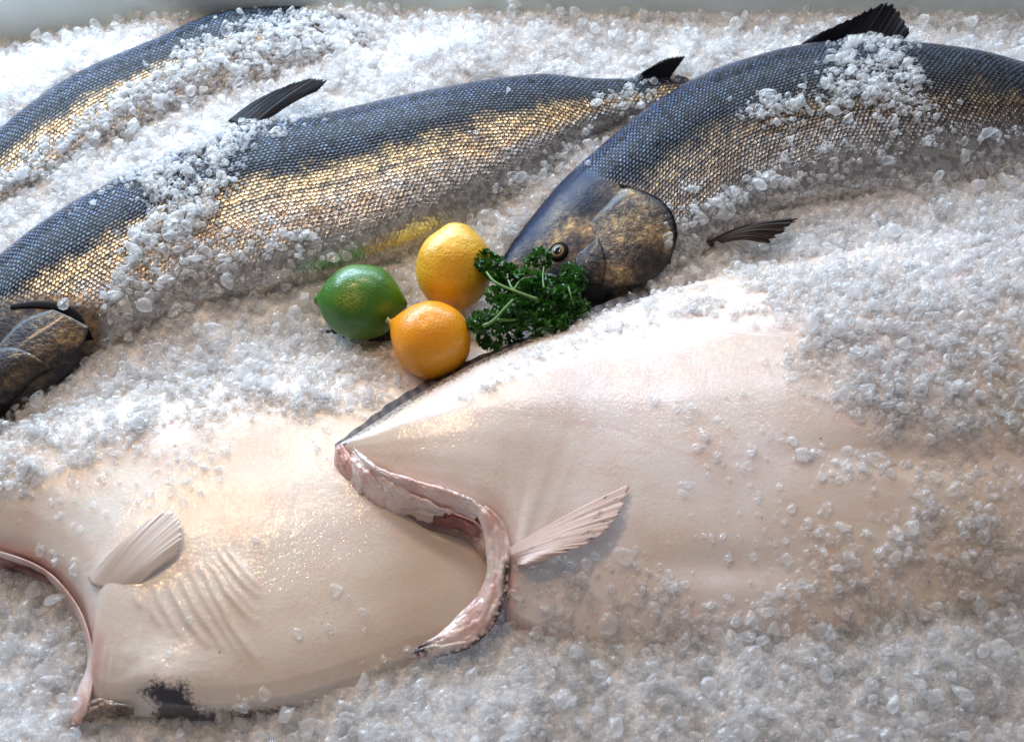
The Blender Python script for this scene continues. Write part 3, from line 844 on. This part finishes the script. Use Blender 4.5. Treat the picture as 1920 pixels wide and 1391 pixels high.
def dark2(u, v):
    up_ = [p[0][:2] for p in h2_pairs]
    a = 0.62 * np.exp(-(edge_dist(u, v, up_, False) / 9) ** 2) * (u < 1200)
    cut = [(948, 1070), (952, 1110), (945, 1150), (920, 1190)]
    return np.maximum(a, 0.5 * np.exp(-(edge_dist(u, v, cut, False) / 9) ** 2))


def pink2(u, v):
    lo = [p[1][:2] for p in h2_pairs[:9]]
    a = 0.75 * np.exp(-(edge_dist(u, v, lo, False) / 13) ** 2)
    line = [(1050, 790), (1150, 800), (1280, 850), (1420, 858), (1600, 835), (1900, 830)]
    return a + 0.28 * np.exp(-(edge_dist(u, v, line, False) / 3.5) ** 2) + 0.35 * np.exp(-((u - 1450) / 110) ** 2 - ((v - 605) / 22) ** 2)


def lump2(u, v):
    return -0.003 * np.exp(-((u - 1380) / 130) ** 2 - ((v - 1060) / 32) ** 2) - 0.006 * np.exp(-((u - 1750) / 200) ** 2 - ((v - 850) / 35) ** 2)


bvH2 = halibut_body(h2_pairs, [.006, .022, .032, .038, .044, .048, .051, .053, .055, .055, .052, .048],
                    [.02, .20, .36, .53, .75, .95, 1.0, .93, .78, .58, .40, .26, 0], m_hal2, h2, lump2, dark2, pink2)
up_edge = [p[0] for p in h2_pairs[:8]]
fin('edge_fin', [(u + 2, v + 2) for u, v, z in up_edge], [(u - 5, v - 10 - 5 * math.sin(i * 1.1)) for i, (u, v, z) in enumerate(up_edge)], [.060, .064, .066, .068, .068, .066, .064], [.050, .054, .058, .060, .060, .06, .058],
    m_edge, h2, n=160, m=7, th=.004, rays=17)
fin('pectoral_fin', [(952, 1030), (958, 1042), (966, 1052), (972, 1062)], [(1186, 904), (1168, 955), (1120, 1010), (985, 1064)], [.070, .070, .068, .066], [.086, .085, .082, .073], m_sfin, h2, n=60, m=36, rays=13, ragged=.08, bow=.004, ruffle=.00015,
    attr={'spot': lambda i, j: np.clip(.35 + .5 * (j > .75) + .6 * (i > .85), 0, 1)})
# the opened throat: pale lip, folded flap, red membrane, collar
m_pale = mat_flesh('pale_flesh', (0.60, 0.32, 0.29), (0.78, 0.60, 0.56), (0.86, 0.78, 0.75))


def sheet(name, L, R, mat, parent, n=90, m=22, th=.004, dome=.004, crease=.003, seed=1, ragged=0.0, dark=None, cu=5.0, cv=9.0):
    """a creased sheet of flesh between two edges given as (photo u, v, height)"""
    A, B = crom2(L, R, n)
    PA = np.array([at(*q) for q in A]); PB = np.array([at(*q) for q in B])
    g = np.random.default_rng(seed)
    if ragged:
        r = 1 - ragged * (fbm(np.stack([np.linspace(0, 22, n), 0 * np.arange(n), 0 * np.arange(n)], -1), 2, seed) ** 1.0) * 1.4
        PB = PA + (PB - PA) * r[:, None]
    t = np.linspace(0, 1, m)
    V = PA[:, None] * (1 - t[None, :, None]) + PB[:, None] * t[None, :, None]
    ii, jj = np.meshgrid(np.linspace(0, 1, n), t, indexing='ij')
    nz = fbm(np.stack([ii * cu, jj * cv + 1.2 * np.sin(ii * 7), 0 * ii], -1), 3, seed) - .5
    V[..., 2] += dome * np.sin(np.pi * jj) ** .7 + crease * nz * 2 * np.minimum(1, 5 * np.minimum(jj, 1 - jj) + .25)
    V[..., 1] += crease * .7 * nz
    VV, F = solid(V, n, m, th * (.35 + .65 * np.sin(np.pi * np.clip(jj, .04, .96)) ** .5) * np.minimum(1, .3 + 6 * np.minimum(ii, 1 - ii)))
    q = proj(VV)
    dk = dark(q[:, 0], q[:, 1]) if dark else np.zeros(len(VV))
    return mesh_obj(name, VV, F, mat, parent, {'dark': dk})


sheet('lip', [(640, 834, .068), (652, 850, .068), (668, 876, .066), (690, 905, .062)], [(628, 852, .058), (630, 880, .054), (648, 902, .052), (676, 914, .052)], m_pink, h2, dome=.004, crease=.002, seed=4)
sheet('throat_flap', [(664, 846, .070), (690, 878, .074), (740, 908, .076), (800, 938, .076), (850, 960, .074)], [(646, 888, .056), (672, 934, .051), (715, 964, .047), (752, 972, .046), (800, 984, .047)], m_pale, h2, n=140, m=40, dome=.004, crease=.0065, seed=7, ragged=.22, cu=6, cv=6)
sheet('throat_fold', [(662, 836, .072), (700, 872, .080), (760, 896, .084), (830, 916, .086), (885, 938, .084), (905, 962, .080)], [(668, 852, .068), (704, 892, .072), (760, 922, .072), (820, 948, .070), (870, 966, .068), (890, 975, .068)], m_pale, h2, n=120, m=24, dome=.003, crease=.0030, seed=11, cu=7, cv=6, th=.0035)
sheet('membrane', [(740, 925, .062), (800, 946, .064), (850, 962, .064), (900, 985, .060), (925, 1030, .056)], [(760, 965, .047), (800, 988, .046), (845, 996, .046), (884, 1010, .046), (912, 1040, .048)], m_pink, h2, n=120, m=30, dome=-.004, crease=.005, seed=15, cu=5, cv=11, th=.003)
sheet('blood_cavity', [(815, 968, .064), (845, 972, .065), (870, 980, .063), (896, 1000, .060)], [(812, 980, .056), (842, 986, .056), (868, 994, .055), (890, 1008, .054)], m_red, h2, n=60, m=16, dome=.003, crease=.004, seed=19, th=.003)
sheet('membrane_edge', [(752, 950, .052), (800, 978, .052), (850, 990, .052), (890, 1006, .052), (914, 1036, .052)], [(748, 962, .045), (794, 994, .044), (842, 1003, .044), (884, 1016, .044), (908, 1048, .046)], mat_flesh('membrane_brown', (0.10, 0.05, 0.045), (0.34, 0.20, 0.17), (0.58, 0.42, 0.36)), h2, n=120, m=14, dome=.002, crease=.003, seed=23, th=.002)
sheet('collar', [(884, 948, .080), (903, 985, .074), (912, 1035, .064), (913, 1078, .056), (893, 1118, .048), (852, 1160, .042), (818, 1192, .038), (768, 1224, .030)],
      [(912, 950, .080), (944, 984, .074), (956, 1030, .068), (952, 1078, .062), (950, 1112, .056), (926, 1170, .046), (880, 1214, .038), (795, 1238, .028)], m_pale, h2, n=160, m=26, dome=.003, crease=.0032, seed=27, cu=12, cv=5, th=.0022,
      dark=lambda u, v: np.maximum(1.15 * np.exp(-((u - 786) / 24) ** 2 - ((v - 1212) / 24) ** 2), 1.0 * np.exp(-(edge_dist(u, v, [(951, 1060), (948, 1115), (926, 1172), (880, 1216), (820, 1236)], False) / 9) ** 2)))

late_h1()

# ------------------------------------------------------------------ fruit
def fruit(name, c, r, axis, prof, mat, label, cat, spot=None, nub=None):
    """prof: list of (x along axis / r, radius / r)"""
    axis = np.array(axis, float); axis /= np.linalg.norm(axis)
    a = np.cross(axis, [0.1, 0.2, 1]); a /= np.linalg.norm(a); b = np.cross(axis, a)
    n, m = 90, 96
    pr = crom(prof, n); th = np.linspace(0, 2 * np.pi, m, endpoint=False)
    pr[:, 1] = np.maximum(pr[:, 1], 0.002)
    V = np.array(c) + r * (pr[:, 0][:, None, None] * axis + pr[:, 1][:, None, None] * (np.cos(th)[None, :, None] * a + np.sin(th)[None, :, None] * b))
    D = V - np.array(c)
    V = V + D * (0.05 * (fbm(V * 32, 2, 44) - .5) + 0.018 * (fbm(V * 110, 2, 45) - .5))[..., None]
    V = V.reshape(-1, 3); q = proj(V)
    al = np.repeat(np.linspace(0, 1, n), m)
    sp = spot(q[:, 0], q[:, 1]) if spot else 0 * al
    root = thing(name, tuple(np.array(c) - [0, 0, r * 0.9]), label, cat)
    F = closed_tube_faces(n, m)
    mesh_obj('rind', V, F, mat, root, {'along': al, 'spot': sp})
    SOLIDS.append((V, F))
    return root, a, b, axis


lemon_prof = [(-1.22, 0), (-1.20, .10), (-1.10, .18), (-1.0, .34), (-.8, .64), (-.45, .92), (0, 1.0), (.45, .92), (.78, .66), (.98, .36), (1.08, .18), (1.14, .08), (1.15, 0)]
round_prof = [(-1.12, 0), (-1.10, .14), (-1.0, .36), (-.8, .66), (-.45, .92), (0, 1.0), (.4, .94), (.7, .74), (.9, .50), (1.0, .37), (1.07, .27), (1.11, .14), (1.11, 0)]
z1 = .062
m_lime = mat_citrus('lime_rind', (0.030, 0.150, 0.008), (0.045, 0.165, 0.008), (0.26, 0.34, 0.04), 520, .12, .30)
lime, *_ = fruit('lime', at(678, 566, z1), 71 * pxm(at(678, 566, z1)), (1, -0.10, 0.05), [(x * 1.06, y) for x, y in lemon_prof], m_lime, 'glossy green lime at the left of the lemons', 'lime',
                 lambda u, v: np.maximum(np.exp(-((u - 655) / 26) ** 2 - ((v - 562) / 18) ** 2), 0.35 * np.exp(-((u - 690) / 70) ** 2 - ((v - 635) / 14) ** 2)))
z2 = .068
m_lem = mat_citrus('lemon_rind', (0.72, 0.36, 0.010), (0.78, 0.47, 0.030), (0.70, 0.5, 0.04), 330, .55, .38)
lem1, *_ = fruit('lemon', at(851, 503, z2), 71 * pxm(at(851, 503, z2)), (0.10, 0.66, 0.55), [(x * 1.06, y) for x, y in round_prof], m_lem, 'yellow lemon with coarse dimpled rind standing behind the smoother one', 'lemon')
lem1['group'] = 'lemons beside the lime'
z3 = .072
m_lem2 = mat_citrus('orange_lemon_rind', (0.80, 0.29, 0.006), (0.80, 0.34, 0.008), (0.8, 0.5, 0.05), 460, .10, .30)
lem2, fa, fb, fax = fruit('lemon', at(808, 637, z3), 73 * pxm(at(808, 637, z3)), (0.86, -0.42, -0.05), [(x, y) for x, y in [(-1.20, 0), (-1.18, .09), (-1.09, .19), (-.96, .40), (-.74, .66), (-.4, .91), (0, 1.0), (.4, .94), (.7, .76), (.9, .52), (1.0, .30), (1.05, .12), (1.05, 0)]],
                          m_lem2, 'smooth orange yellow lemon in front with a green stem nub', 'lemon')
lem2['group'] = 'lemons beside the lime'
sc_ = np.array(at(808, 637, z3)); sr = 73 * pxm(sc_)
V, F = tube([sc_ - fax * sr * 1.14, sc_ - fax * sr * 1.20, sc_ - fax * sr * 1.26 + [0, 0, .001], sc_ - fax * sr * 1.30 + [0, 0, .0015]], [.0034, .0024, .0020, .0028], 10)
mesh_obj('stem_nub', V, F, mat_plain('stem_green', (0.38, 0.42, 0.18), 0.5, nsc=400, bump=.4), lem2)

# ------------------------------------------------------------------ parsley
def leaf_cluster(c, R, nl, seed):
    g = np.random.default_rng(seed); VV = []; FF = []; RR = []; off = 0
    for k_ in range(nl):
        d = g.normal(size=3); d[2] = abs(d[2]) * .8 - .1; d /= np.linalg.norm(d)
        o = np.array(c) + d * R * (0.25 + .75 * g.random() ** .6) * np.array([1, 1, .75])
        a = np.cross(d, g.normal(size=3)); a /= np.linalg.norm(a); b = np.cross(d, a)
        L = R * (.30 + .22 * g.random()); n, m = 6, 13
        s = np.linspace(.05, 1, n)[:, None]; th = np.linspace(-1.9, 1.9, m)[None]
        lob = 1 + .28 * np.cos(th * 5 + g.random() * 6)
        x = L * s * lob * np.cos(th); y = L * s * lob * np.sin(th)
        z = L * .42 * s ** 1.5 * np.sin(th * (4 + g.integers(0, 3)) + g.random() * 6) + L * .35 * s ** 2
        P = o + x[..., None] * a + y[..., None] * b + z[..., None] * d
        VV.append(P.reshape(-1, 3)); FF.append(grid_faces(n, m, off=off)); off += n * m; RR.append(np.full(n * m, g.random()))
    return np.concatenate(VV), np.concatenate(FF), np.concatenate(RR)


par = thing('parsley', tuple(at(990, 570, .04)), 'bunch of curly green parsley between the lemons and salmon head', 'parsley')
m_leaf = mat_leaf(); m_stem = mat_plain('parsley_stem', (0.09, 0.20, 0.035), 0.35, nsc=200, bump=.3)
clus = [(912, 492, .100, 20), (935, 508, .098, 22), (955, 516, .094, 18), (1014, 486, .096, 18), (996, 490, .094, 13), (988, 522, .102, 22), (1010, 535, .100, 20), (1072, 516, .094, 20), (1080, 532, .090, 16), (1058, 556, .098, 22), (1085, 578, .088, 18),
        (1038, 560, .100, 18), (930, 556, .100, 18), (950, 575, .102, 20), (900, 604, .100, 18), (922, 600, .098, 18), (880, 612, .094, 12), (925, 640, .082, 18), (905, 636, .084, 14), (975, 590, .094, 22), (1000, 600, .092, 22), (1030, 612, .090, 24), (1050, 600, .092, 20),
        (1015, 625, .084, 16), (960, 618, .080, 18), (985, 565, .088, 20), (1020, 580, .092, 20), (950, 545, .080, 16), (980, 545, .082, 18), (1060, 585, .088, 18), (945, 600, .078, 18), (1000, 560, .074, 20), (965, 640, .070, 14), (1045, 535, .082, 16)]
for i, (u, v, z, rp) in enumerate(clus):
    c = at(u, v, z - .012); R = rp * 1.15 * pxm(c)
    V, F, R_ = leaf_cluster(c, R, 30, 100 + i)
    mesh_obj('leaf', V, F, m_leaf, par, {'rnd': R_})
for pts, r in [([(1008, 562, .096), (975, 550, .098), (945, 538, .098), (925, 527, .096), (912, 510, .094)], .0016), ([(975, 550, .098), (960, 540, .098), (953, 525, .096)], .0011),
               ([(965, 542, .098), (972, 530, .098), (985, 520, .098)], .0009), ([(905, 612, .098), (925, 602, .1), (945, 580, .104), (962, 562, .104)], .0015),
               ([(1075, 570, .09), (1070, 552, .094), (1065, 535, .094)], .0011), ([(1020, 540, .1), (1018, 520, .1), (1020, 500, .1)], .0010), ([(930, 600, .092), (960, 600, .088), (1000, 590, .08)], .0014)]:
    V, F = tube(np.array([at(*p) for p in crom(pts, 14)]), np.linspace(r, r * .7, 14), 7)
    mesh_obj('stem', V, F, m_stem, par)

# ------------------------------------------------------------------ crushed ice
def chunk_shapes(nv=24):
    bm = bmesh.new(); bmesh.ops.create_icosphere(bm, subdivisions=2, radius=1)
    base = np.array([v.co[:] for v in bm.verts]); F = np.array([[v.index for v in f.verts] for f in bm.faces]); bm.free()
    out = []
    for k_ in range(nv):
        g = np.random.default_rng(500 + k_)
        V = base.copy()
        for _ in range(g.integers(7, 13)):
            nrm = g.normal(size=3); nrm /= np.linalg.norm(nrm); d = .45 + .35 * g.random()
            h = V @ nrm - d; V -= np.clip(h, 0, None)[:, None] * nrm * .95
        V += .11 * (fbm(V * 1.7 + k_ * 9, 2, 60)[:, None] - .5) * V * 4
        V *= np.array([1, .55 + .45 * g.random(), .38 + .42 * g.random()])
        out.append(V / np.abs(V).max())
    return out, F


CH, CHF = chunk_shapes()
# what lies where: 0 ice bed, then SOLIDS in order
allV = [bedV]; allF = [f for f in bedF.tolist()]; own = [0] * len(bedF); off = len(bedV)
for k_, (V, F) in enumerate(SOLIDS):
    allV.append(V); allF += [[i + off for i in f] for f in F]; own += [k_ + 1] * len(F); off += len(V)
ALL = BVHTree.FromPolygons([Vector(p) for p in np.concatenate(allV)], allF)
SA, SB, SC_, H1, H2, LIME, LM1, LM2 = range(1, 9)

PATCH = {  # polygons of loose ice lying on each fish (photo pixels) and how much of it there is
    SA: [([(-200, 520), (-60, 360), (60, 300), (150, 225), (240, 165), (330, 110), (420, 70), (560, 20), (900, 60), (950, 140), (520, 260), (100, 500)], 1.15, 26), ([(330, 90), (400, 40), (480, 15), (800, 30), (800, 120), (500, 140)], .5, 20)],
    SB: [([(210, 345), (330, 262), (420, 232), (520, 200), (610, 170), (600, 215), (560, 232), (470, 262), (450, 300), (440, 350), (410, 380), (395, 440), (420, 500), (560, 470), (600, 520), (560, 620), (250, 700), (180, 575), (215, 480), (240, 420), (300, 380)], .84, 24),
         ([(60, 380), (200, 320), (230, 350), (120, 420)], .25, 14), ([(100, 560), (180, 520), (200, 580), (120, 590)], .45, 14), ([(380, 430), (600, 420), (680, 480), (600, 570), (390, 560)], .66, 40),
         ([(900, 400), (960, 320), (1060, 270), (1130, 240), (1100, 300), (1000, 420)], .85, 20), ([(880, 180), (960, 150), (990, 220), (900, 230)], .10, 20), ([(1100, 200), (1200, 140), (1300, 140), (1200, 240)], .55, 25),
         ([(870, 240), (900, 250), (915, 290), (885, 280)], .5, 8), ([(560, 520), (700, 480), (700, 540), (600, 600)], .3, 20)],
    SC_: [([(1600, 40), (1700, 60), (1725, 130), (1735, 185), (1780, 200), (1740, 230), (1600, 225), (1540, 215), (1480, 240), (1380, 225), (1360, 205), (1420, 180), (1500, 160), (1560, 110)], .62, 24),
          ([(1460, 250), (1600, 235), (1700, 260), (1700, 330), (1560, 340), (1460, 310)], .45, 30), ([(1240, 400), (1350, 350), (1500, 310), (1640, 330), (1800, 300), (2000, 250), (2000, 420), (1200, 560)], .80, 34), ([(1560, 250), (1760, 235), (2000, 220), (2000, 330), (1560, 330)], .35, 30),
          ([(1740, 190), (1800, 190), (1800, 230), (1740, 230)], .2, 14), ([(1060, 290), (1110, 270), (1120, 300), (1080, 320)], .3, 10)],
    H1: [([(-120, 800), (250, 690), (520, 640), (740, 640), (800, 740), (640, 790), (480, 780), (330, 810), (200, 880), (60, 930), (-120, 980)], .78, 30), ([(280, 820), (420, 790), (430, 890), (340, 940), (290, 900)], .5, 30),
         ([(-80, 900), (250, 850), (330, 960), (120, 1040), (-80, 1040)], .16, 30), ([(520, 860), (600, 820), (620, 850), (560, 880)], .3, 12), ([(60, 1000), (170, 1040), (150, 1080), (80, 1060)], .4, 10),
         ([(300, 1160), (420, 1160), (430, 1280), (300, 1280)], .10, 30), ([(340, 1330), (540, 1300), (760, 1200), (900, 1210), (900, 1400), (340, 1400)], .55, 20), ([(400, 1000), (700, 1100), (700, 1250), (450, 1250)], .05, 30)],
    H2: [([(860, 740), (930, 690), (1080, 595), (1300, 520), (1440, 560), (1480, 600), (1300, 600), (1130, 640), (1000, 690), (900, 750)], .62, 16),
         ([(1300, 500), (2000, 380), (2000, 830), (1800, 850), (1650, 830), (1560, 770), (1470, 700), (1470, 630), (1430, 590)], .90, 46),
         ([(1230, 740), (1400, 740), (1480, 840), (1420, 920), (1280, 880)], .24, 30), ([(1450, 820), (1700, 830), (2000, 860), (2000, 1000), (1700, 930), (1500, 900)], .50, 40),
         ([(1000, 1060), (1080, 1040), (1200, 1060), (1300, 1110), (1400, 1110), (1560, 1000), (1700, 930), (2000, 880), (2000, 1400), (900, 1400), (940, 1180)], .66, 50),
         ([(930, 1190), (1050, 1170), (1300, 1180), (1700, 1120), (2000, 1060), (2000, 1400), (900, 1400)], .92, 40),
         ([(1250, 900), (1560, 900), (1560, 1060), (1300, 1080)], .22, 40), ([(870, 720), (960, 700), (940, 790), (890, 790)], .10, 20), ([(700, 870), (720, 860), (730, 890), (710, 890)], .0, 5)],
}
N0 = 190000
px_ = rng.uniform(-0.60, 0.60, N0); py_ = rng.uniform(-0.42, 0.46, N0)
hz = np.full(N0, np.nan); hn = np.zeros((N0, 3)); ho = np.full(N0, -1)
dn = Vector((0, 0, -1))
for i in range(N0):
    h = ALL.ray_cast(Vector((px_[i], py_[i], 0.5)), dn)
    if h[0] is not None:
        hz[i] = h[0].z; hn[i] = h[1]; ho[i] = own[h[2]]
q = proj(np.stack([px_, py_, np.nan_to_num(hz)], -1))
vis = (q[:, 0] > -80) & (q[:, 0] < 2000) & (q[:, 1] > -60) & (q[:, 1] < 1460) & (py_ < rim_y - 0.004)
dens = np.zeros(N0); dens[ho == 0] = 1.0
for k_, L in PATCH.items():
    s_ = np.where(ho == k_)[0]
    for poly, dd, w in L:
        dens[s_] = np.maximum(dens[s_], dd * soft(q[s_, 0], q[s_, 1], poly, w))
clump = fbm(P3(px_, py_, 60), 3, 71)
clump = np.clip((clump - .28) / .44, 0, 1)
onfish = ho > 0
keep = vis & np.where(onfish, dens ** 1.2 * (0.25 + 1.5 * np.clip(dens * 1.5 - clump, 0, 1)) * .74 > rng.random(N0), dens * .93 > rng.random(N0))
idx = np.where(keep & (ho >= 0))[0]
# keep ice off the steep lower sides of the fruit
n_ = len(idx)
rad = np.clip(rng.lognormal(math.log(.0026), .44, n_), .0014, .0085)
lay = rng.random(n_)
hgt = rad * np.where(ho[idx] == 0, -0.4 + 2.4 * lay ** 1.5, 0.25 + np.where(dens[idx] > .6, 1.1, .4) * lay ** 2)
pos = np.stack([px_[idx], py_[idx], hz[idx]], -1)
nn_ = hn[idx]; nn_ = np.where(nn_[:, 2:3] < 0, -nn_, nn_); nn_[:, 2] += .6; nn_ /= np.linalg.norm(nn_, axis=1, keepdims=True)
pos = pos + nn_ * hgt[:, None]
ang = rng.normal(size=(n_, 4)); ang[:, 1:3] *= .55; ang /= np.linalg.norm(ang, axis=1, keepdims=True)
w_, x_, y_, z_ = ang.T
R = np.stack([1 - 2 * (y_ * y_ + z_ * z_), 2 * (x_ * y_ - z_ * w_), 2 * (x_ * z_ + y_ * w_), 2 * (x_ * y_ + z_ * w_), 1 - 2 * (x_ * x_ + z_ * z_), 2 * (y_ * z_ - x_ * w_), 2 * (x_ * z_ - y_ * w_), 2 * (y_ * z_ + x_ * w_), 1 - 2 * (x_ * x_ + y_ * y_)], -1).reshape(-1, 3, 3)
sh = np.array(CH)[rng.integers(0, len(CH), n_)]
VV = np.einsum('nij,nkj->nki', R, sh) * rad[:, None, None] + pos[:, None]
nvv = sh.shape[1]
FF = (CHF[None] + (np.arange(n_) * nvv)[:, None, None]).reshape(-1, 3)
ice = mesh_obj('crushed_ice', VV.reshape(-1, 3), FF, ice_mat, None, {'rnd': np.repeat(rng.random(n_), nvv)})
ice.data.polygons.foreach_set('use_smooth', np.repeat(rng.random(n_) < .38, len(CHF)))
tag(ice, 'loose grains of crushed ice heaped round and over the fish', 'ice', 'stuff')
print('ICE', n_)
